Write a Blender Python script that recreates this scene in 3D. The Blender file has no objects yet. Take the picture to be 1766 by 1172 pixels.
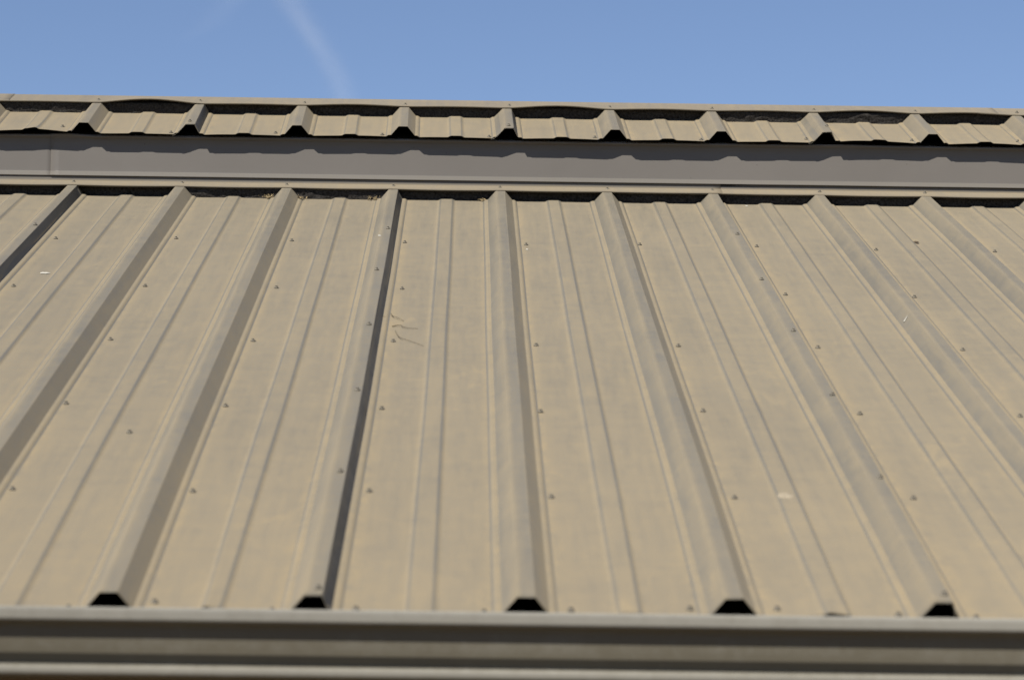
import bpy, bmesh, math, random
from mathutils import Vector, Matrix, Euler, noise

random.seed(7)
scene = bpy.context.scene
col = scene.collection

# ------------------------------------------------------------------ camera
F_PX = 4860.0
cam_d = bpy.data.cameras.new('camera')
cam = bpy.data.objects.new('camera', cam_d)
col.objects.link(cam)
scene.camera = cam
cam_d.sensor_width = 36.0
cam_d.lens = F_PX / 1766.0 * 36.0
cam_d.clip_start = 0.05
cam_d.clip_end = 30000.0
CP = (-0.0923, -4.1026, -0.1057)
pitch, roll, yaw = 0.12383, 0.01056, 0.01642
fwd = Vector((math.sin(yaw) * math.cos(pitch), math.cos(yaw) * math.cos(pitch), math.sin(pitch)))
rgt0 = Vector((math.cos(yaw), -math.sin(yaw), 0))
up0 = rgt0.cross(fwd)
rgt = math.cos(roll) * rgt0 + math.sin(roll) * up0
up = -math.sin(roll) * rgt0 + math.cos(roll) * up0
m = Matrix.Identity(4)
for i in range(3):
    m[i][0], m[i][1], m[i][2], m[i][3] = rgt[i], up[i], -fwd[i], CP[i]
cam.matrix_world = m
cam_d.dof.use_dof = True
cam_d.dof.focus_distance = 7.55
cam_d.dof.aperture_fstop = 6.0
cam_d.dof.aperture_blades = 9

# ------------------------------------------------------------------ world
SUN = Vector((-0.405, -0.565, 0.71)).normalized()
world = bpy.data.worlds.new('World')
scene.world = world
world.use_nodes = True
wn = world.node_tree
bg = wn.nodes['Background']
sky = wn.nodes.new('ShaderNodeTexSky')
sky.sky_type = 'NISHITA'
sky.sun_disc = False
sky.sun_elevation = math.asin(SUN.z)
sky.sun_rotation = math.atan2(SUN.x, SUN.y)
sky.altitude = 600.0
sky.air_density = 0.85
sky.dust_density = 0.1
sky.ozone_density = 3.0
tint = wn.nodes.new('ShaderNodeMix')
tint.data_type = 'RGBA'
tint.blend_type = 'MULTIPLY'
tint.inputs[0].default_value = 1.0
tint.inputs[7].default_value = (1.07, 1.0, 1.02, 1)
wn.links.new(sky.outputs[0], tint.inputs[6])
wn.links.new(tint.outputs[2], bg.inputs[0])
bg.inputs[1].default_value = 0.065

sun_d = bpy.data.lights.new('sun', 'SUN')
sun_d.energy = 5.0
sun_d.angle = math.radians(0.53)
sun_d.color = (1.0, 0.95, 0.87)
sun = bpy.data.objects.new('sun', sun_d)
sun.rotation_euler = SUN.to_track_quat('Z', 'Y').to_euler()
sun.location = (-4, -5, 8)
col.objects.link(sun)

scene.view_settings.view_transform = 'Standard'
scene.view_settings.look = 'None'
scene.view_settings.exposure = 0.75
scene.view_settings.gamma = 1.0
scene.view_settings.use_curve_mapping = False
scene.cycles.use_denoising = True
scene.cycles.max_bounces = 6

# ------------------------------------------------------------------ geometry constants
S = 0.3048                 # rib pitch (12 in)
A1 = 0.32166               # lower slope
A2 = 0.37895               # upper slope
ORG2 = (0.0240, 3.8618, 1.4677)
V_FL = 4.050               # where the lower flashing edge crosses the panels
V_CAP = 0.318              # where the ridge cap edge crosses the panels
V_RIDGE = 0.432
KMIN, KMAX = -6, 15


def U(k):
    return (k - 4) * S


# ------------------------------------------------------------------ materials
def new_mat(name):
    mt = bpy.data.materials.new(name)
    mt.use_nodes = True
    nt = mt.node_tree
    nt.nodes.clear()
    out = nt.nodes.new('ShaderNodeOutputMaterial')
    b = nt.nodes.new('ShaderNodeBsdfPrincipled')
    nt.links.new(b.outputs[0], out.inputs[0])
    return mt, nt, b


class NB:
    def __init__(self, nt):
        self.nt = nt

    def n(self, t, **kw):
        nd = self.nt.nodes.new(t)
        for k, v in kw.items():
            setattr(nd, k, v)
        return nd

    def l(self, a, b):
        self.nt.links.new(a, b)

    def math(self, op, a, b=None, c=None, clamp=False):
        nd = self.n('ShaderNodeMath', operation=op, use_clamp=clamp)
        for i, x in enumerate((a, b, c)):
            if x is None:
                continue
            if isinstance(x, (int, float)):
                nd.inputs[i].default_value = x
            else:
                self.l(x, nd.inputs[i])
        return nd.outputs[0]

    def noise(self, vec, scale, detail=4, rough=0.55, dist=0.0):
        nd = self.n('ShaderNodeTexNoise')
        nd.inputs['Scale'].default_value = scale
        nd.inputs['Detail'].default_value = detail
        nd.inputs['Roughness'].default_value = rough
        nd.inputs['Distortion'].default_value = dist
        self.l(vec, nd.inputs['Vector'])
        return nd.outputs['Fac']

    def mapping(self, vec, scale, loc=(0, 0, 0)):
        nd = self.n('ShaderNodeMapping')
        nd.inputs['Scale'].default_value = scale
        nd.inputs['Location'].default_value = loc
        self.l(vec, nd.inputs['Vector'])
        return nd.outputs[0]

    def ramp(self, fac, a, b, lo=0.0, hi=1.0):
        nd = self.n('ShaderNodeMapRange')
        nd.inputs[1].default_value = a
        nd.inputs[2].default_value = b
        nd.inputs[3].default_value = lo
        nd.inputs[4].default_value = hi
        self.l(fac, nd.inputs[0])
        return nd.outputs[0]

    def mix(self, fac, a, b):
        nd = self.n('ShaderNodeMix', data_type='RGBA')
        if isinstance(fac, (int, float)):
            nd.inputs[0].default_value = fac
        else:
            self.l(fac, nd.inputs[0])
        for i, x in ((6, a), (7, b)):
            if isinstance(x, tuple):
                nd.inputs[i].default_value = (*x, 1)
            else:
                self.l(x, nd.inputs[i])
        return nd.outputs[2]


PAINT = (0.128, 0.116, 0.091)
DUST = (0.197, 0.157, 0.096)


def roof_paint(name, use_attr=True, breakup=1.0, base_dust=0.25, paint=PAINT, dust_light=DUST, gain=1.0, rough=0.42):
    """Painted steel with a wind-blown dusty layer on it. The mesh stores how sheltered each line of the profile is
    (attribute 'dust'); it also paints light on the gutter and right flanks; noise breaks it up."""
    mt, nt, b = new_mat(name)
    q = NB(nt)
    tc = q.n('ShaderNodeTexCoord').outputs['Object']
    big = q.noise(q.mapping(tc, (1.0, 0.55, 1.0)), 2.3, 4, 0.6, 0.4)
    mid = q.noise(q.mapping(tc, (1.0, 0.8, 1.0), (3, 1, 0)), 22.0, 6, 0.68, 0.6)
    run = q.noise(q.mapping(tc, (1.0, 0.07, 1.0), (7, 0, 0)), 60.0, 3, 0.6)
    band = q.noise(q.mapping(tc, (0.12, 1.0, 1.0), (0, 4, 2)), 30.0, 4, 0.65)
    fine = q.noise(tc, 420.0, 3, 0.7)
    if use_attr:
        at = q.n('ShaderNodeAttribute', attribute_name='dust_light').outputs['Fac']
    else:
        at = q.math('ADD', base_dust, 0.0)
    edge = q.noise(q.mapping(tc, (1.0, 0.45, 1.0), (2, 9, 0)), 34.0, 5, 0.7, 0.3)
    if use_attr:
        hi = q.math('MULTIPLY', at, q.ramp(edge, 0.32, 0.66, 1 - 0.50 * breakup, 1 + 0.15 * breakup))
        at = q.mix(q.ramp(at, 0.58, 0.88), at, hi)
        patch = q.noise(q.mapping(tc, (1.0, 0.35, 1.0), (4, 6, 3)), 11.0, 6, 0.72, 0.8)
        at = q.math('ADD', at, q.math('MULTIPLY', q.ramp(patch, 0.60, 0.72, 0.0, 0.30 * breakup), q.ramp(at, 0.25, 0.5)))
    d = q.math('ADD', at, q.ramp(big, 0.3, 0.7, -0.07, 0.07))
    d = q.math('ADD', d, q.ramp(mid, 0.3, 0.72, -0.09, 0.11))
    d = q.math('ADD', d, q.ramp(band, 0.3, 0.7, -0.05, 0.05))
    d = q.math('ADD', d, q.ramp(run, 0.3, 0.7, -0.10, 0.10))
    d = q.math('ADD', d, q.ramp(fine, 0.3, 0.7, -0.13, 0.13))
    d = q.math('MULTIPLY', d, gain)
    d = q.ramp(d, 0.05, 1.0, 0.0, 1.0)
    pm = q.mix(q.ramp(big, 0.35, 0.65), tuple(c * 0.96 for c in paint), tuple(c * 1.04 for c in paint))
    colr = q.mix(d, pm, dust_light)
    # grains and tiny pale flecks
    vor = q.n('ShaderNodeTexVoronoi')
    vor.inputs['Scale'].default_value = 26.0
    q.l(tc, vor.inputs['Vector'])
    fl = q.math('LESS_THAN', vor.outputs['Distance'], 0.035)
    sel = q.n('ShaderNodeSeparateColor')
    q.l(vor.outputs['Color'], sel.inputs[0])
    fl = q.math('MULTIPLY', fl, q.math('GREATER_THAN', sel.outputs[0], 0.80))
    colr = q.mix(q.math('MULTIPLY', fl, 0.55), colr, (0.34, 0.31, 0.24))
    vor2 = q.n('ShaderNodeTexVoronoi')
    vor2.inputs['Scale'].default_value = 19.0
    q.l(q.mapping(tc, (1, 1, 1), (5, 3, 1)), vor2.inputs['Vector'])
    fl2 = q.math('LESS_THAN', vor2.outputs['Distance'], 0.03)
    sel2 = q.n('ShaderNodeSeparateColor')
    q.l(vor2.outputs['Color'], sel2.inputs[0])
    fl2 = q.math('MULTIPLY', fl2, q.math('GREATER_THAN', sel2.outputs[1], 0.82))
    colr = q.mix(q.math('MULTIPLY', fl2, 0.6), colr, (0.055, 0.043, 0.030))
    q.l(colr, b.inputs['Base Color'])
    q.l(q.ramp(d, 0.0, 0.7, rough, 0.85), b.inputs['Roughness'])
    b.inputs['Specular IOR Level'].default_value = 0.35
    b.inputs['Diffuse Roughness'].default_value = 0.9
    bump = q.n('ShaderNodeBump')
    bump.inputs['Strength'].default_value = 0.25
    bump.inputs['Distance'].default_value = 0.0008
    q.l(q.math('ADD', mid, q.math('MULTIPLY', fine, 0.3)), bump.inputs['Height'])
    q.l(bump.outputs[0], b.inputs['Normal'])
    return mt


M_PANEL = roof_paint('dusty_painted_steel')
M_TRIM = roof_paint('dusty_trim', use_attr=True, paint=(0.138, 0.124, 0.100))
M_FASCIA = roof_paint('clean_painted_steel', use_attr=True, breakup=0.3, base_dust=0.0, paint=(0.142, 0.129, 0.114), dust_light=(0.20, 0.183, 0.148), gain=0.5, rough=0.48)
M_GUTTER = roof_paint('gutter_paint', use_attr=True, breakup=0.15, base_dust=0.02, paint=(0.114, 0.103, 0.077), dust_light=(0.215, 0.205, 0.175), gain=1.0, rough=0.36)  # pale mix colour paints the sunlit look of lip and roll


def simple(name, c, rough=0.8, spec=0.3, metal=0.0, nscale=0.0, namp=0.25, bump=0.0):
    mt, nt, b = new_mat(name)
    q = NB(nt)
    b.inputs['Roughness'].default_value = rough
    b.inputs['Specular IOR Level'].default_value = spec
    b.inputs['Metallic'].default_value = metal
    if nscale:
        tc = q.n('ShaderNodeTexCoord').outputs['Object']
        f = q.noise(tc, nscale, 5, 0.65)
        f2 = q.ramp(f, 0.3, 0.7)
        q.l(q.mix(f2, tuple(x * (1 - namp) for x in c), tuple(x * (1 + namp) for x in c)), b.inputs['Base Color'])
        if bump:
            bp = q.n('ShaderNodeBump')
            bp.inputs['Strength'].default_value = 0.8
            bp.inputs['Distance'].default_value = bump
            q.l(f, bp.inputs['Height'])
            q.l(bp.outputs[0], b.inputs['Normal'])
    else:
        b.inputs['Base Color'].default_value = (*c, 1)
    return mt


M_FOAM = simple('black_foam', (0.036, 0.033, 0.030), 0.95, 0.1, nscale=170, namp=0.75, bump=0.004)
M_FELT = simple('black_felt', (0.010, 0.010, 0.010), 0.95, 0.05, nscale=40, namp=0.3)
M_SCREW = simple('screw_paint', (0.135, 0.12, 0.092), 0.5, 0.4, nscale=300, namp=0.3)
M_RUBBER = simple('washer_rubber', (0.03, 0.028, 0.026), 0.8, 0.2, nscale=200, namp=0.2)
M_WHITE = simple('dropping_white', (0.36, 0.345, 0.30), 0.9, 0.1, nscale=300, namp=0.12)
M_PALE = simple('dropping_buff', (0.245, 0.208, 0.150), 0.9, 0.1, nscale=300, namp=0.12)
M_STRAW = simple('dry_straw', (0.17, 0.13, 0.07), 0.8, 0.2, nscale=120, namp=0.3)
M_TWIG = simple('grey_twig', (0.095, 0.078, 0.05), 0.85, 0.2, nscale=120, namp=0.3)
M_LEAF = simple('dry_leaf', (0.055, 0.040, 0.025), 0.8, 0.2, nscale=80, namp=0.3)
M_WALL = simple('brown_wall_paint', (0.115, 0.085, 0.058), 0.7, 0.3, nscale=6, namp=0.12)
M_SOFFIT = simple('soffit_paint', (0.16, 0.12, 0.082), 0.75, 0.2, nscale=6, namp=0.1)
M_GROUND = simple('dry_ground', (0.135, 0.098, 0.056), 0.95, 0.1, nscale=1.5, namp=0.25)


# ------------------------------------------------------------------ helpers
def tag(o, label=None, cat=None, group=None, kind=None):
    if label: o['label'] = label
    if cat:
        o['category'] = cat
        if not kind: o['kind'] = 'thing'
    if group: o['group'] = group
    if kind: o['kind'] = kind
    return o


def link(name, me, mat=None, parent=None, loc=None):
    o = bpy.data.objects.new(name, me)
    col.objects.link(o)
    if mat is not None and me is not None and not me.materials:
        for mm in (mat if isinstance(mat, (list, tuple)) else [mat]):
            me.materials.append(mm)
    if parent: o.parent = parent
    if loc: o.location = loc
    return o


def empty(name, loc=(0, 0, 0), rot=(0, 0, 0)):
    o = bpy.data.objects.new(name, None)
    o.empty_display_size = 0.2
    o.location = loc
    o.rotation_euler = rot
    col.objects.link(o)
    return o


def grid_mesh(name, rows, dust_light=None, smooth=True):
    """rows: list of lists of 3D points -> quad sheet"""
    nr, nc = len(rows), len(rows[0])
    vs = [p for r in rows for p in r]
    fs = []
    for i in range(nr - 1):
        for j in range(nc - 1):
            a = i * nc + j
            fs.append((a, a + 1, a + nc + 1, a + nc))
    me = bpy.data.meshes.new(name)
    me.from_pydata(vs, [], fs)
    if dust_light:
        at = me.attributes.new('dust_light', 'FLOAT', 'POINT')
        at.data.foreach_set('value', [d for r in dust_light for d in r])
    if smooth:
        me.polygons.foreach_set('use_smooth', [True] * len(fs))
    me.update()
    return me


def finish_sheet(o, thick=0.0007):
    wnm = o.modifiers.new('wn', 'WEIGHTED_NORMAL')
    wnm.weight = 100
    wnm.keep_sharp = True
    so = o.modifiers.new('solid', 'SOLIDIFY')
    so.thickness = thick
    so.offset = -1
    return o


def fillet(pts, r=0.0022, n=3):
    """pts: (x, h, dust) polyline -> rounded corners"""
    out = [pts[0]]
    for i in range(1, len(pts) - 1):
        p0, p1, p2 = Vector(pts[i - 1][:2]), Vector(pts[i][:2]), Vector(pts[i + 1][:2])
        a, b = p0 - p1, p2 - p1
        turn = a.angle(-b) if a.length and b.length else 0
        if turn < 0.08:
            out.append(pts[i])
            continue
        rr = min(r, a.length * 0.42, b.length * 0.42)
        q0, q2 = p1 + a.normalized() * rr, p1 + b.normalized() * rr
        for k in range(n + 1):
            t = k / n
            q = q0 * (1 - t) ** 2 + p1 * 2 * t * (1 - t) + q2 * t * t
            out.append((q.x, q.y, pts[i][2]))
    out.append(pts[-1])
    return out


H = 0.0315
# half profiles round a rib centre (mm): right side going outwards
RIGHT = [(13, 31.5, .28), (34.0, 5.2, .38), (35.5, 4.8, .62), (41.0, 4.4, .66), (47.0, 0.2, -.0), (49, 0, .85), (62, 0, .50),  # right flank: brownish dust, raised further to paint in missing light
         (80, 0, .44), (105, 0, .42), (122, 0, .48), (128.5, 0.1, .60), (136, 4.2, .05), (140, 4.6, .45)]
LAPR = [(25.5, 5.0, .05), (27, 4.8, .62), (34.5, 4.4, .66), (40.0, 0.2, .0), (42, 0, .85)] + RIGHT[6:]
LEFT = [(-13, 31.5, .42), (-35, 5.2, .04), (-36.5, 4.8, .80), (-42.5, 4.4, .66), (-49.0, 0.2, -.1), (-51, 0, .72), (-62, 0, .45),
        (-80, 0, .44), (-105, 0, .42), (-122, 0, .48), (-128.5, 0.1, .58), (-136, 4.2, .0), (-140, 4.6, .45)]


def profile(k0, k1, style):
    """(u, h, dust, rib) polyline of one panel from lap rib k0 to lap rib k1"""
    p = []

    def add(k, lst):
        for x, h, d in lst:
            p.append((U(k) + x / 1000, h / 1000, d, k))
    # underlapping edge: hidden leg, its toe sticks out to the left of the rib base
    if style == 'lower':
        add(k0, [(-35, 4.0, .0), (-12.2, 30.3, .0), (12.2, 30.3, .0)])
        add(k0, LAPR)
    else:
        add(k0, [(-52, -3.0, .1), (-44, -2.0, .1), (-12.2, 30.3, .0), (12.2, 30.3, .0)])
        add(k0, LAPR)
    for k in range(k0 + 1, k1):
        add(k, LEFT[::-1])
        add(k, [(-9, 31.5, .40), (-5, 31.5, .20), (10, 31.5, .16)])
        add(k, RIGHT)
    add(k1, LEFT[::-1])
    add(k1, [(-9, 31.6, .40), (-5, 31.6, .20), (10, 31.6, .16)])
    if style == 'lower':
        add(k1, [(13.4, 31.6, .15), (16.6, 24.0, .05), (21.4, 11.5, .05), (22.6, 8.0, .05)])
    else:
        add(k1, [(13.4, 31.6, .15), (18.0, 22.0, .05), (24.0, 9.0, .05), (25.2, 6.6, .05)])
    return p


WANDER = {2: 0.005, 3: -0.004, 4: 0.0, 5: -0.003, 6: -0.004, 1: 0.003}


def nz(x, y, s=0.0):
    return noise.noise(Vector((x, y, s)))


def displace(u, v, h, k, style, L):
    """small truth: ribs wander, pans oil-can, cut ends curl"""
    w = 0.0016 * nz(k * 3.7, v * 0.9, 1.0)
    if style == 'lower':
        w += WANDER.get(k, 0) * max(0, 1 - v / 1.6) ** 2
    x = u - U(k)
    ax = abs(x)
    pan = max(0.0, min(1.0, (ax - 0.045) / 0.03))
    dh = pan * (0.0011 * nz(u * 3.1, v * 1.5, 5.0) + 0.0005 * nz(u * 9, v * 5, 8.0))
    dv = 0
    if style == 'upper':
        e = math.exp(-v / 0.09)
        bay = {(-1): 1.5, 0: 0.5, 1: .5, 2: .7, 3: .4, 4: .5, 5: .7, 6: .6, 7: 1.5, 8: 1.1, 9: .7}.get(math.floor(u / S + 4), .5)
        c = math.sin(math.pi * ((u / S + 4) % 1.0))
        dh += e * 0.0056 * bay * c * (1 if ax > 0.035 else 0.4)
        dh += e * 0.0030 * nz(u * 2.3, 0, 3.3)
        if k in (0, 7) :
            dh += e * 0.0035 * math.exp(-((x + (0.16 if k == 0 else -0.06)) / 0.07) ** 2)
        dv = 0.004 * nz(u * 1.3, 0, 9.0) * (1 - v / L) if v < L * .5 else 0
    else:
        e = math.exp(-v / 0.12)
        dh += e * 0.0025 * nz(u * 2.1, 0, 6.3)
        if k in (2, 5):
            dh += e * 0.0042 * math.exp(-((x - 0.1) / 0.08) ** 2)
        g = u / S + 4
        for gc, am in ((2.5, .0065), (4.5, .0045), (5.5, .0055)):
            dh += e * am * math.exp(-((g - gc) / 0.13) ** 2)
        dv = 0.003 * nz(u * 1.9, 0, 2.0) * (1 - v / L) if v < L * .5 else 0
    if style == 'upper': w -= 0.0111 * v
    return (u + w, v + dv, h + dh)


def make_panel(parent, k0, k1, L, style, vstep, label=None):
    pr = profile(k0, k1, style)
    # fillet while keeping rib index
    flt = fillet([(a, b, c) for a, b, c, k in pr])
    pts = []
    for (u, h, d) in flt:
        k = min(range(k0, k1 + 1), key=lambda kk: abs(U(kk) - u))
        pts.append((u, h, d, k))
    nrow = max(2, int(L / vstep)) + 1
    rows, dst = [], []
    vmin = -0.001
    n_leg = 6 if style == 'lower' else 0
    for i in range(nrow):
        t = i / (nrow - 1)
        v = vmin + (L - vmin) * (t ** 1.25)
        row, dr = [], []
        for j, (u, h, d, k) in enumerate(pts):
            uu, hh = u, h
            # free edge of the overlapping leg flares and closes along its length
            if style == 'lower' and k == k1 and u - U(k) > 0.0135 and h < 0.030:
                fr = max(0, (0.029 - h) / 0.022)
                wv = 0.0008 + 0.0022 * nz(v * 1.9, k, 4.4) + 0.0005 * nz(v * 6.0, k, 1.4)
                if v > L - 0.35:
                    wv -= 0.004 * (v - (L - 0.35)) / 0.35
                if v < 0.3:
                    wv -= 0.002
                uu += fr * wv
                hh += fr * wv * 0.35
            p = displace(uu, v, hh, k, style, L)
            row.append(p)
            e = d + 0.24 * math.exp(-v / 1.0) * (1 - .7 * max(0, min(1, (d - .5) / .3))) * (1 if style == 'lower' else 0) * (1 if h < 0.02 else .5)
            if style == 'lower' and abs(u - U(k)) > 0.05:
                e += 0.45 * math.exp(-(L_VIS - v) / 0.018) if v < L_VIS else 0
            if style == 'upper':
                e += 0.17 if h < 0.02 else 0.03
                e += 0.25 * math.exp(-abs(V_CAP - v) / 0.02) if h < 0.02 else 0
            dr.append(e)
        rows.append(row)
        dst.append(dr)
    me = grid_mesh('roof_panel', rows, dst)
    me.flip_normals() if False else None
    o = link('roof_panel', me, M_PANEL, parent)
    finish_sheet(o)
    if label: o['label'] = label
    return o


L_VIS = V_FL + 0.03

# ------------------------------------------------------------------ screw mesh (shared)


def screw_mesh():
    bm = bmesh.new()

    def ring(r0, z0, r1, z1, n, mi, cap=True, rot=0):
        a = [bm.verts.new((r0 * math.cos(2 * math.pi * i / n + rot), r0 * math.sin(2 * math.pi * i / n + rot), z0)) for i in range(n)]
        b = [bm.verts.new((r1 * math.cos(2 * math.pi * i / n + rot), r1 * math.sin(2 * math.pi * i / n + rot), z1)) for i in range(n)]
        for i in range(n):
            f = bm.faces.new((a[i], a[(i + 1) % n], b[(i + 1) % n], b[i]))
            f.material_index = mi
        if cap:
            f = bm.faces.new(b)
            f.material_index = mi
    ring(0.0068, -0.0008, 0.0072, 0.0014, 14, 1)
    ring(0.0080, 0.0014, 0.0066, 0.0026, 14, 0)
    ring(0.0046, 0.0026, 0.0044, 0.0031, 12, 0)
    ring(0.0041, 0.0031, 0.0040, 0.0072, 6, 0)
    me = bpy.data.meshes.new('screw')
    bm.to_mesh(me)
    bm.free()
    me.materials.append(M_SCREW)
    me.materials.append(M_RUBBER)
    return me


SCREW = screw_mesh()


def screw(parent, u, v, h, tilt=0.0):
    o = link('screw', SCREW, None, parent, (u, v, h))
    o.scale = (0.74,) * 3
    o.rotation_euler = (tilt + random.uniform(-.06, .06), random.uniform(-.07, .07), random.uniform(0, 1.0))
    return o


# ------------------------------------------------------------------ LOWER ROOF
def panel_at(panels, u, style_left=True):
    for (k0, k1, o) in panels:
        if U(k0) + 0.03 < u <= U(k1) + 0.03:
            return o
    return None


roof1 = empty('metal_roof', (0, 0, 0), (A1, 0, 0))
tag(roof1, 'large dusty tan ribbed metal roof slope rising from the gutter to the upper step', 'metal roof')
L1 = 4.095
panels1 = []
for k0 in range(KMIN, KMAX, 3):
    k1 = k0 + 3
    panels1.append((k0, k1, make_panel(roof1, k0, k1, L1, 'lower', 0.055)))

# screws measured row by row: (u offset from the rib, v)
PANS = {
    3: [(50, 3311), (59, 2637), (56, 2009), (52, 1353), (53, 718), (60, 30)],
    4: [(60, 3300), (58, 1984), (52, 1344), (55, 693), (66, 37)],
    5: [(52, 3324), (59, 1997), (61, 1367), (61, 703), (67, 45)],
    2: [(61, 3315), (68, 2631), (61, 1996), (57, 1361), (57, 704), (61, 50)],
    1: [(64, 3328), (63, 2631), (62, 1989), (55, 1365), (57, 705), (60, 34)],
    0: [(60, 3303), (61, 2609), (58, 1990), (60, 1350), (57, 700)],
    6: [(53, 3320), (52, 2625), (54, 1998), (58, 1358), (63, 714), (52, 24)],
    7: [(56, 3290), (52, 2616), (60, 1992), (62, 1355), (58, 708), (60, 30)],
    8: [(59, 3287), (57, 2630), (60, 1995), (57, 1360), (60, 705)],
}
for k in (-3, -2, -1, 9, 10, 11):
    PANS[k] = [(57 + random.randint(-5, 6), vv + random.randint(-14, 14)) for vv in (3310, 2625, 1995, 1360, 705)]
for k, lst in PANS.items():
    for du, v in lst:
        u, v = U(k) + du / 1000, v / 1000
        P = displace(u, v, 0, k, 'lower', L1)
        screw(panel_at(panels1, u), P[0], P[1], P[2] + 0.0009)
for k, v in ((1, .024), (2, .021), (3, .021), (4, .021), (5, .05), (6, .032), (7, .03)):
    u = U(k) - 0.061
    P = displace(u, v, 0, k, 'lower', L1)
    screw(panel_at(panels1, u), P[0], P[1], P[2] + 0.0009)
P = displace(U(1) + 0.205, 1.13, 0, 2, 'lower', L1)
screw(panel_at(panels1, P[0]), P[0], P[1], P[2] + .0009)
LAPS = {3: [(5, 3343), (-4, 2717), (3, 2035), (4, 1375), (3, 729), (5, 31)],
        6: [(2, 3323), (-3, 2651), (3, 2024), (7, 1386), (8, 733), (6, 37)],
        0: [(5, 3323), (2, 2650), (3, 2020), (4, 1370), (2, 725)],
        9: [(3, 3330), (1, 2660), (3, 2020), (4, 1370), (2, 725)],
        -3: [(3, 3330), (1, 2660), (3, 2020)]}
for k, lst in LAPS.items():
    for du, v in lst:
        P = displace(U(k) + du / 1000, v / 1000, 0.0316, k, 'lower', L1)
        screw(panel_at(panels1, U(k)), P[0], P[1], P[2] + 0.0009)

# roofing felt / deck below the panels


def box_mesh(name, x0, x1, y0, y1, z0, z1):
    bm = bmesh.new()
    r = bmesh.ops.create_cube(bm, size=1)
    for v in r['verts']:
        v.co = Vector(((x0 + x1) / 2 + v.co.x * (x1 - x0), (y0 + y1) / 2 + v.co.y * (y1 - y0), (z0 + z1) / 2 + v.co.z * (z1 - z0)))
    me = bpy.data.meshes.new(name)
    bm.to_mesh(me)
    bm.free()
    return me


XL, XR = U(KMIN) - 0.04, U(KMAX) + 0.04
link('roof_deck', box_mesh('roof_deck', XL, XR, 0.03, 4.10, -0.045, -0.008), M_FELT, roof1)

# foam closures between the ribs


def closure(parent, k, v0, depth, top, style, L):
    """black foam strip filling the bay from rib k to rib k+1"""
    prof = [(x, h) for x, h, d in RIGHT[1:]] + [(304.8 - 140, 4.6), (304.8 - 136, 4.3), (304.8 - 130, .1), (304.8 - 51, 0), (304.8 - 49, .2), (304.8 - 42.5, 4.4), (304.8 - 36.5, 4.8), (304.8 - 35, 5.2)]
    lap = k % 3 == (0 if style == 'lower' else 1)
    if lap: prof = [(x, h) for x, h, d in LAPR] + prof[len(RIGHT) - 1:]
    us = [15 + i * (304.8 - 30) / 44 for i in range(45)]
    xb = 25.5 if lap else 34.0

    def bottom(x):
        if x < xb: return 5.2 + (xb - x) / (xb - 13) * 26.3
        if x > 269.8: return 5.2 + (x - 269.8) / 22 * 26.3
        for (a, b), (c, d) in zip(prof, prof[1:]):
            if a <= x <= c and c > a:
                return b + (d - b) * (x - a) / (c - a)
        return 0
    rows = []
    tp = []
    for x in us:
        b = bottom(x) - 0.4
        t = max(b + 0.8, top)
        u = U(k) + x / 1000
        kk = k if x < 152 else k + 1
        col_ = []
        for j in range(6):
            h = (b + (t - b) * j / 5) / 1000
            vv = v0 + 0.0035 * nz(u * 45, h * 300, 7) + 0.006 * nz(u * 6, 0, 2)
            P = displace(u, vv, h, kk, style, L)
            col_.append((P[0], vv, h + (P[2] - h) * (1 if j == 0 else 0)))
        col_.append((U(k) + x / 1000, v0 + depth, (t) / 1000))
        rows.append(col_)
    me = grid_mesh('closure_strip', rows)
    o = link('closure_strip', me, M_FOAM, parent)
    return o


for k in range(-3, 12):
    closure(roof1, k, V_FL + 0.014 + random.uniform(-.008, .012), 0.03, 31.0, 'lower', L1)


def strip_sheet(name, parent, mat, u0, u1, du, prof_fn, thick=0.0007, label=None):
    """prof_fn(u) -> list of (x, y, z, dust) across the section at u"""
    n = max(2, int((u1 - u0) / du)) + 1
    rows, dst = [], []
    for i in range(n):
        u = u0 + (u1 - u0) * i / (n - 1)
        pr = prof_fn(u)
        rows.append([p[:3] for p in pr])
        dst.append([p[3] for p in pr])
    me = grid_mesh(name, rows, dst)
    o = link(name, me, mat, parent)
    finish_sheet(o, thick)
    if label: o['label'] = label
    return o


# transition flashing in the local frame of the lower roof; vertical leg needs to be plumb
cA, sA = math.cos(A1), math.sin(A1)


def to_loc1(x, y, z):
    return (x, y * cA + z * sA, -y * sA + z * cA)


def flash_prof(off, tz):
    def fn(u):
        topz = tz if tz > 1.36 else tz + 0.014 * max(0, min(1, (u - 0.66) / 0.2))
        bay = abs(math.sin(math.pi * (u / S + 4)))
        lift = 0.0010 * nz(u * 1.1, 0, 3.0)
        e = 0.0325 + off - 0.0012 * bay + lift * bay
        yb = 3.9030 - off
        zb = 1.3375
        lb = to_loc1(u, yb, zb)
        pts = [(u, V_FL + 0.006, e - 0.0045, .2), (u, V_FL - 0.0008, e - 0.0012, .3), (u, V_FL, e + 0.0006, .75), (u, V_FL + 0.004, e + 0.0012, .55),
               (u, V_FL + 0.010, e + 0.0014, .35), (u, V_FL + 0.016, e + 0.0026, .75), (u, V_FL + 0.030, e + 0.0030, .5), (u, V_FL + 0.045, e + 0.0034, .55),
               (u, lb[1] - 0.003, lb[2] - 0.0022, .8)]
        pts += [(lb[0], lb[1], lb[2], .6), (*to_loc1(u, yb, zb + 0.003), .0), (*to_loc1(u, yb, topz), .0)]
        return pts
    return fn


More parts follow.
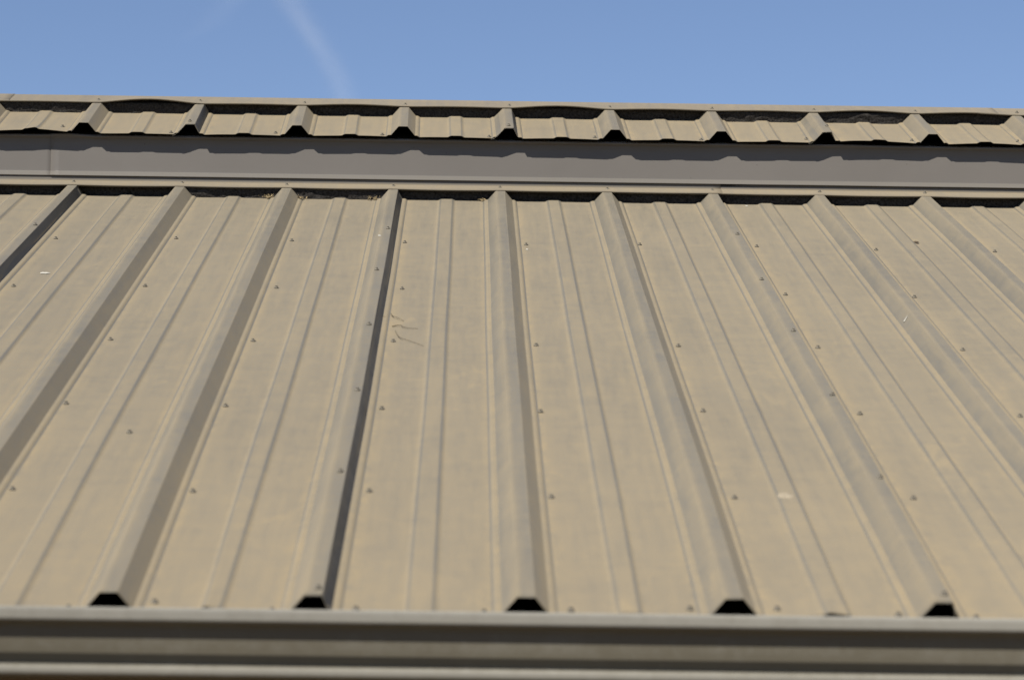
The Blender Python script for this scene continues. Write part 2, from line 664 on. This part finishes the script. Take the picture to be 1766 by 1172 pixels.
U_SEAM = 0.630
fl_a = strip_sheet('flashing', roof1, M_TRIM, XL, U_SEAM + 0.006, 0.0254, flash_prof(0.0008, 1.372), label='flashing piece left of the lap joint, lying over its neighbour')
fl_b = strip_sheet('flashing', roof1, M_TRIM, U_SEAM - 0.09, XR, 0.0254, flash_prof(0.0, 1.3462), label='flashing piece right of the lap joint')
for k in range(-3, 12):
    u = U(k) + random.uniform(-.004, .004)
    screw(fl_a if u < U_SEAM else fl_b, u, V_FL + 0.034 + random.uniform(-.004, .004), 0.0325 + 0.0040)

# ------------------------------------------------------------------ UPPER ROOF
roof2 = empty('metal_roof', ORG2, (A2, 0, 0))
tag(roof2, 'short raised metal roof strip with ridge cap along the top against the sky', 'metal roof')
L2 = 0.405
panels2 = []
for k0 in range(-5, 16, 3):
    panels2.append((k0, k0 + 3, make_panel(roof2, k0, k0 + 3, L2, 'upper', 0.014)))
for k, (du, v) in {0: (-71, 77), 1: (-57, 18), 2: (-63, 32), 3: (-60, 18), 4: (-57, 16), 5: (-57, 28), 6: (-56, 16), 7: (-53, 50), 8: (-53, 42), 9: (-48, 52),
                   -1: (-55, 30), -2: (-57, 20), 10: (-56, 30), 11: (-56, 30)}.items():
    u = U(k) + du / 1000
    P = displace(u, v / 1000, 0, k, 'upper', L2)
    screw(panel_at(panels2, u), P[0], P[1], P[2] + .0009)
for k, u, v in ((1, -.919, .040), (4, -.001, .036), (7, .926, .095), (10, U(10), .04)):
    P = displace(u, v, .0316, k, 'upper', L2)
    screw(panel_at(panels2, U(k)), P[0], P[1], P[2] + .0009)
link('roof_deck', box_mesh('roof_deck', XL, XR, 0.045, 0.425, -0.04, -0.008), M_FELT, roof2)
for k in range(-4, 13):
    closure(roof2, k, V_CAP + 0.013 + random.uniform(-.008, .009), 0.02, 31.0, 'upper', L2)

LIFT = {-1: .0010, 0: .0120, 1: .0015, 2: .0045, 3: .0016, 4: .0085, 5: .0030, 6: .0025, 7: .0070, 8: .0050, 9: .002}


def cap_prof(off, sgn=1):
    def fn(u):
        g = u / S + 4
        bay = math.sin(math.pi * (g % 1.0)) ** 1.3
        lift = LIFT.get(math.floor(g), .001) * bay
        if math.floor(g) == 2: lift -= 0.0
        e = 0.0335 + off
        rz = 0.0338 + off + 0.0006 * nz(u * 2, 0, 1)
        p = [(u, V_CAP + 0.006, e - 0.004 + lift, .1), (u, V_CAP + 0.0002, e - 0.0014 + lift, .3), (u, V_CAP, e + 0.0006 + lift, .5), (u, V_CAP + 0.005, e + 0.0010 + lift * .95, .40),
             (u, V_CAP + 0.035, e + 0.0010 + lift * .55, .38), (u, V_CAP + 0.07, e + 0.0008 + lift * .2, .42), (u, V_RIDGE - 0.004, rz, .45), (u, V_RIDGE + 0.001, rz - 0.0008, .5)]
        # far slope of the cap, falling away behind the ridge
        for d in (0.03, 0.08, 0.12):
            p.append((u, V_RIDGE + d * math.cos(2 * A2), rz - 0.001 - d * math.sin(2 * A2), .4))
        return p
    return fn


caps = []
seams = [XL, -1.487, 1.462, XR]
for i in range(3):
    a, b = seams[i], seams[i + 1]
    caps.append((a, b, strip_sheet('ridge_cap', roof2, M_TRIM, a - (0.06 if i else 0), b + 0.004, 0.0254, cap_prof(0.0022 - 0.0011 * i if i != 1 else 0.0011),
                                   label=('ridge cap piece at the left end', 'long middle ridge cap piece with its edge lifted between ribs', 'ridge cap piece at the right end, tucked under its neighbour')[i])))
for k in range(-3, 12):
    u = U(k) + random.uniform(-.004, .004)
    o = [c for a, b, c in caps if a < u <= b][0]
    screw(o, u, V_CAP + 0.026 + random.uniform(-.006, .008), 0.0335 + 0.0024)
# rear slope of the raised roof, out of sight behind the ridge
cr, sr = math.cos(2 * A2), math.sin(2 * A2)


def rear_prof(u):
    x = (u / S) % 1.0
    h = 0.03 * max(0, min(1, (0.13 - abs(x - .0 if x < .5 else x - 1.0)) / 0.07)) if min(x, 1 - x) < .13 else 0
    out = []
    for d in (0.01, 0.3, 1.5, 3.0):
        out.append((u, V_RIDGE + d * cr + h * sr, -0.001 - d * sr + h * cr, .4))
    return out


strip_sheet('rear_slope', roof2, M_PANEL, XL, XR, 0.0127, rear_prof)

# ------------------------------------------------------------------ FASCIA between the two slopes
fas = empty('fascia', (0, 3.901, 1.35))
tag(fas, 'plain taupe metal fascia band in the step between the lower and upper roofs', 'fascia')


def fascia_prof(off):
    def fn(u):
        wob = 0.0009 * nz(u * 1.6, 0, 4) + 0.0004 * nz(u * 5, 0, 6)
        drip = 0.0016 * nz(u * 1.7, 0, 12) + (0.0045 * math.exp(-((u + 1.25) / 0.05) ** 2)) - (0.002 * math.exp(-((u + 1.16) / 0.03) ** 2)) + 0.003 * math.exp(-((u - 0.98) / 0.08) ** 2)
        y0, z0 = 0.0 - off, 0.0
        p = [(u, y0 + 0.0015, z0 + 0.0030, 0), (u, y0 - 0.0026, z0 + 0.0008, 0), (u, y0 - 0.0030, z0 + 0.0004 + wob * .4, 0), (u, y0 - 0.0030, z0 + 0.0012 + wob * .4, .0), (u, y0 - 0.0028, z0 + 0.0018 + wob * .4, .8), (u, y0 - 0.0005, z0 + 0.0116, .8),
             (u, y0 - 0.0003, z0 + 0.0125, .4), (u, y0 - .0001, z0 + 0.0132, 0), (u, y0, z0 + 0.0150, 0), (u, y0 + wob * .1, z0 + 0.032, 0), (u, y0 + wob * .3, z0 + 0.058, 0), (u, y0 + wob * .2, z0 + 0.085, 0), (u, y0, z0 + 0.1085, 0),
             (u, y0 - 0.0015, z0 + 0.1105, 0), (u, y0 - 0.014, z0 + 0.1120 + drip * .8, 0), (u, y0 - 0.0150, z0 + 0.1122 + drip, 0), (u, y0 - 0.0154, z0 + 0.1134 + drip, 0),
             (u, y0 - 0.0146, z0 + 0.1150 + drip, 0), (u, y0 - 0.008, z0 + 0.1172 + drip * .3, 0), (u, y0 + 0.026, z0 + 0.128, 0)]
        return p
    return fn


strip_sheet('fascia_panel', fas, M_FASCIA, XL, -1.293 + 0.012, 0.0254, fascia_prof(0.0), label='short fascia length at the left end, lapped under the next')
strip_sheet('fascia_panel', fas, M_FASCIA, -1.293, XR, 0.0254, fascia_prof(0.0018), label='long fascia length running right from the lap seam')
strip_sheet('backing_board', fas, M_FELT, XL, XR, 0.5, lambda u: [(u, 0.030, -0.03, 0), (u, 0.030, 0.10, 0)], thick=0.01)

# ------------------------------------------------------------------ GUTTER
gut = empty('rain_gutter', (0, 0, 0))
tag(gut, 'grey-taupe metal rain gutter with rolled lip running across the bottom of the roof', 'gutter')


def arc(cx, cy, r, a0, a1, n):
    return [(cx + r * math.cos(math.radians(a0 + (a1 - a0) * i / n)), cy + r * math.sin(math.radians(a0 + (a1 - a0) * i / n))) for i in range(n + 1)]


def gutter_section():
    # (y, z): from the inside top, over the lip, down the front, under and up the back
    p = [(-0.100, -0.012), (-0.101, -0.004)]
    p += arc(-0.1195, -0.0045, 0.0068, 85, 180, 6)
    p += arc(-0.1195, -0.0120, 0.0068, 180, 262, 5)
    p += [(-0.1120, -0.0195), (-0.1075, -0.0230), (-0.1060, -0.0275), (-0.1060, -0.034)]
    p += [(-0.1030, -0.050), (-0.1000, -0.0610)]
    p += [(-0.0992, -0.0632), (-0.0890, -0.0735), (-0.0880, -0.0775), (-0.1030, -0.0806)]
    p += arc(-0.1035, -0.0875, 0.0066, 110, 235, 6)
    p += [(-0.098, -0.0955), (-0.030, -0.0985), (-0.012, -0.0985), (-0.010, -0.090), (-0.010, -0.004)]
    return p


GS = gutter_section()


def gut_prof(u):
    dz = 0.0023 - 0.0015 * (u / 0.72) * 0.95
    wob = 0.0006 * nz(u * 1.2, 0, 2)
    out = []
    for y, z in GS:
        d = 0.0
        if z > -0.018: d = 0.95  # lip, and roll below: chalky tone painted in for sunlight on them
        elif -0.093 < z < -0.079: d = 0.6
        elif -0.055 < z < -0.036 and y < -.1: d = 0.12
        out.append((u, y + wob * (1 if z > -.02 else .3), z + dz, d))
    return out


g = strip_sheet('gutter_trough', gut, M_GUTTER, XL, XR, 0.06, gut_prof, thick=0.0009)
strip_sheet('apron_flashing', gut, M_GUTTER, XL, XR, 0.5, lambda u: [(u, 0.055, 0.004, 0), (u, -0.004, -0.0145, 0), (u, -0.0065, -0.030, 0)], thick=0.0007)

# ------------------------------------------------------------------ building body below
wall = empty('building', (0, 0.2, -2.4))
tag(wall, 'dark brown building wall and eave underside in shade beneath the gutter', 'building')
link('eave_board', box_mesh('eave_board', XL, XR, -0.005, 0.030, 2.4 - 0.22, 2.4 - 0.020), M_SOFFIT, wall, (0, -0.2, 0))
link('soffit', box_mesh('soffit', XL, XR, 0.030, 0.40, 2.4 - 0.215, 2.4 - 0.20), M_SOFFIT, wall, (0, -0.2, 0))
link('wall', box_mesh('wall', XL + .05, XR - .05, 0.40, 7.4, 0.0, 2.4 - 0.20), M_WALL, wall, (0, -0.2, 0))
link('step_wall', box_mesh('step_wall', XL + .05, XR - .05, 3.93, 4.62, 2.4 - 0.20, 3.72), M_FELT, wall, (0, -0.2, 0))

# ground, one sheet out to the horizon
gm = grid_mesh('ground', [[(-4000, -4000, -2.4), (4000, -4000, -2.4)], [(-4000, 4000, -2.4), (4000, 4000, -2.4)]], smooth=False)
tag(link('ground', gm, M_GROUND), kind='structure')


# ------------------------------------------------------------------ bits lying on the roof (local coordinates of the lower slope)
def world1(u, v, h):
    return Vector((u, v * cA - h * sA, v * sA + h * cA))


def blob(name, u, v, h, lu, lv, ang, thick, mat, label, cat, group=None, taper=0.0, n=14, seed=0):
    """low irregular flake, lu x lv metres, turned by ang on the roof plane"""
    rnd = random.Random(seed)
    bm = bmesh.new()
    top = bm.verts.new((0, 0, thick))
    rim, mid = [], []
    for i in range(n):
        a = 2 * math.pi * i / n
        r = 1 + rnd.uniform(-.22, .22)
        x, y = math.cos(a) * lu / 2 * r, math.sin(a) * lv / 2 * r
        if taper: y *= 1 - taper * (x / lu + .5)
        rim.append(bm.verts.new((x, y, 0)))
        mid.append(bm.verts.new((x * .6, y * .6, thick * rnd.uniform(.7, 1))))
    for i in range(n):
        j = (i + 1) % n
        bm.faces.new((rim[i], rim[j], mid[j], mid[i]))
        bm.faces.new((mid[i], mid[j], top))
    me = bpy.data.meshes.new(name)
    bm.to_mesh(me)
    bm.free()
    o = link(name, me, mat)
    o.location = world1(u, v, h)
    o.rotation_euler = (Matrix.Rotation(A1, 3, 'X') @ Matrix.Rotation(ang, 3, 'Z')).to_euler()
    tag(o, label, cat, group)
    return o


blob('bird_dropping', -1.1098, 2.789, 0.0012, .026, .020, -.1, .0015, M_WHITE, 'white splash of bird dropping near the left edge, beside the dark-flanked rib', 'bird dropping', 'droppings on the lower roof', .5, seed=1)
blob('bird_dropping', 0.4537, 0.707, 0.0046, .026, .045, .1, .0015, M_PALE, 'pale oval bird dropping low on the lower roof, right of the centre', 'bird dropping', 'droppings on the lower roof', seed=2)
blob('bird_dropping', -0.3175, 3.225, 0.0325, .007, .014, .2, .001, M_WHITE, 'tiny white fleck on top of the screwed rib with the black side', 'bird dropping', 'droppings on the lower roof', seed=3)
blob('bird_dropping', 0.0617, 3.2297, 0.0008, .006, .014, .2, .001, M_WHITE, 'tiny white fleck on the pan just below a screw, right of the central rib', 'bird dropping', 'droppings on the lower roof', seed=4)
blob('bird_dropping', 0.7038, 4.03, 0.0008, .006, .015, .2, .001, M_WHITE, 'tiny white fleck high on the pan under the flashing, right of the second screwed rib', 'bird dropping', 'droppings on the lower roof', seed=5)
blob('dead_leaf', 1.094, 3.4139, 0.003, .013, .020, .3, .002, M_LEAF, 'small dark curled leaf scrap on the upper right of the lower roof', 'leaf', seed=6)


def strand(name, pts, r, mat, label, cat, group=None, parent_thing=None, taper=True):
    cu = bpy.data.curves.new(name, 'CURVE')
    cu.dimensions = '3D'
    sp = cu.splines.new('NURBS')
    sp.points.add(len(pts) - 1)
    sp.use_endpoint_u = True
    sp.order_u = 3
    for i, p in enumerate(pts):
        w = world1(*p)
        sp.points[i].co = (*w, 1)
        sp.points[i].radius = 1 - .6 * i / (len(pts) - 1) if taper else 1
    cu.bevel_depth = r
    cu.bevel_resolution = 1
    tmp = bpy.data.objects.new(name, cu)
    col.objects.link(tmp)
    dg = bpy.context.evaluated_depsgraph_get()
    me = bpy.data.meshes.new_from_object(tmp.evaluated_get(dg))
    bpy.data.objects.remove(tmp)
    me.materials.clear()
    c = sum((v.co for v in me.vertices), Vector()) / len(me.vertices)
    for v in me.vertices: v.co -= c
    o = link(name, me, mat)
    o.location = c
    if label: tag(o, label, cat, group)
    return o


tu, tv = -0.2432, 2.27
strand('dry_twig', [(tu - .075, tv + .05, .010), (tu - .05, tv + .01, .008), (tu - .03, tv - .005, .005)], .0009, M_STRAW,
       'short straw bit against the black side of the screwed rib', 'straw')
strand('dry_twig', [(tu - .019, tv + .045, .003), (tu - .016, tv + .01, .004), (tu - .004, tv - .01, .006), (tu + .012, tv - .04, .003)], .0011, M_TWIG,
       'hooked grey twig strand on the pan, uppermost of the three', 'twig', 'twig strands beside the screwed rib')
strand('dry_twig', [(tu - .012, tv - .10, .002), (tu + .004, tv - .085, .005), (tu + .016, tv - .13, .004), (tu + .045, tv - .12, .002)], .0011, M_TWIG,
       'nearly straight grey twig strand on the pan, middle of the three', 'twig', 'twig strands beside the screwed rib')
strand('dry_twig', [(tu - .004, tv - .15, .002), (tu + .004, tv - .24, .005), (tu + .025, tv - .25, .003), (tu + .06, tv - .31, .002)], .0009, M_TWIG,
       'thin curved grey twig strand on the pan, lowest of the three', 'twig', 'twig strands beside the screwed rib')
# pale feather stuck on the left flank of a rib on the right
fu, fv = U(7) - .024, 2.32
strand('feather', [(U(7) - .030, 2.238, .0135), (U(7) - .026, 2.243, .0185), (U(7) - .0205, 2.250, .0255)], .0016, M_WHITE,
       'small white feather lying on the flank of the rib at the right', 'feather')


def clump(u, v, h, n, spread, label, seed):
    rnd = random.Random(seed)
    bm = bmesh.new()
    for i in range(n):
        c = Vector((rnd.gauss(0, spread), rnd.gauss(0, spread * .8), abs(rnd.gauss(0, .0025)) + .001))
        s = rnd.uniform(.0012, .0042)
        r = bmesh.ops.create_icosphere(bm, subdivisions=1, radius=s)
        rot = Euler((rnd.uniform(0, 3), rnd.uniform(0, 3), rnd.uniform(0, 3))).to_matrix()
        sc = Vector((rnd.uniform(.5, 2.2), .6, .5))
        for vv in r['verts']:
            vv.co = rot @ Vector((vv.co.x * sc.x, vv.co.y * sc.y, vv.co.z * sc.z)) + c
    me = bpy.data.meshes.new('debris_clump')
    bm.to_mesh(me)
    bm.free()
    o = link('debris_clump', me, M_CLUMP)
    o.location = world1(u, v, h)
    o.rotation_euler = (A1, 0, 0)
    tag(o, label, 'debris', 'grit caught under the flashing')


M_CLUMP = simple('seed_grit', (0.18, 0.14, 0.08), 0.9, 0.1, nscale=90, namp=0.7)
clump(U(2) - .053, V_FL - .004, 0.004, 44, .009, 'clump of seeds and grit left of the rib top, left of centre under the flashing', 1)
clump(U(2) + .042, V_FL - .02, 0.005, 16, .007, 'few grit crumbs right of the same rib top, left of centre under the flashing', 2)
clump(U(3) - .055, V_FL - .004, 0.003, 22, .008, 'small grit heap left of the black-sided rib top under the flashing', 3)
clump(U(4) - .056, V_FL + .002, 0.003, 16, .007, 'small grit heap left of the central rib top under the flashing', 4)


# ------------------------------------------------------------------ thin cloud streaks far away
def cloud_mat():
    mt = bpy.data.materials.new('thin_cloud')
    mt.use_nodes = True
    nt = mt.node_tree
    nt.nodes.clear()
    q = NB(nt)
    out = q.n('ShaderNodeOutputMaterial')
    tr = q.n('ShaderNodeBsdfTransparent')
    df = q.n('ShaderNodeBsdfDiffuse')
    tl = q.n('ShaderNodeBsdfTranslucent')
    df.inputs[0].default_value = (.95, .95, .95, 1)
    tl.inputs[0].default_value = (.95, .95, .95, 1)
    ad = q.n('ShaderNodeMixShader')
    ad.inputs[0].default_value = 0.5
    q.l(df.outputs[0], ad.inputs[1])
    q.l(tl.outputs[0], ad.inputs[2])
    mx = q.n('ShaderNodeMixShader')
    at = q.n('ShaderNodeAttribute', attribute_name='dust_light').outputs['Fac']
    tc = q.n('ShaderNodeTexCoord').outputs['Object']
    nzv = q.noise(q.mapping(tc, (1, 1, 1)), 0.006, 4, 0.6, 0.3)
    a = q.math('MULTIPLY', at, q.ramp(nzv, 0.25, 0.75, 0.45, 1.25), clamp=True)
    q.l(a, mx.inputs[0])
    q.l(tr.outputs[0], mx.inputs[1])
    q.l(ad.outputs[0], mx.inputs[2])
    q.l(mx.outputs[0], out.inputs[0])
    return mt


M_CLOUD = cloud_mat()
# each streak: centre line as slopes (x/y, z/y) at distance D, with half width
D = 9000.0


def streak(pts, label, peak):
    rows, dst = [], []
    N = 13
    n = len(pts)
    for i in range((n - 1) * 6 + 1):
        t = i / 6
        a = min(int(t), n - 2)
        f = t - a
        f = f * f * (3 - 2 * f) * .3 + f * .7
        px = pts[a][0] * (1 - f) + pts[a + 1][0] * f
        pz = pts[a][1] * (1 - f) + pts[a + 1][1] * f
        w = pts[a][2] * (1 - f) + pts[a + 1][2] * f
        b = pts[a][3] * (1 - f) + pts[a + 1][3] * f
        row, dr = [], []
        for j in range(N):
            s = -1 + 2 * j / (N - 1)
            row.append(((px + s * w) * D, D + 60 * math.cos(s * 1.5), pz * D))
            pr = math.cos(s * math.pi / 2) ** 2.6
            dr.append(b * peak * pr)
        rows.append(row)
        dst.append(dr)
    me = grid_mesh('cloud', rows, dst)
    o = link('cloud', me, M_CLOUD)
    tag(o, label, 'cloud', 'thin cloud streaks')
    return o


streak([(-.078, .285, .014, .6), (-.0655, .2476, .010, .75), (-.0585, .238, .0090, .9), (-.0525, .2290, .0085, 1.0), (-.0485, .2210, .0085, 1.0), (-.0455, .2110, .0090, .9), (-.0440, .196, .009, .8), (-.045, .15, .008, .5)],
       'faint white cloud streak curving down to the ridge left of the middle', 0.12)
streak([(-.080, .275, .014, .8), (-.0885, .250, .013, 1.0), (-.0975, .239, .013, .7), (-.108, .2325, .010, .0)],
       'very faint short cloud smudge at the top edge left of the longer streak', 0.03)
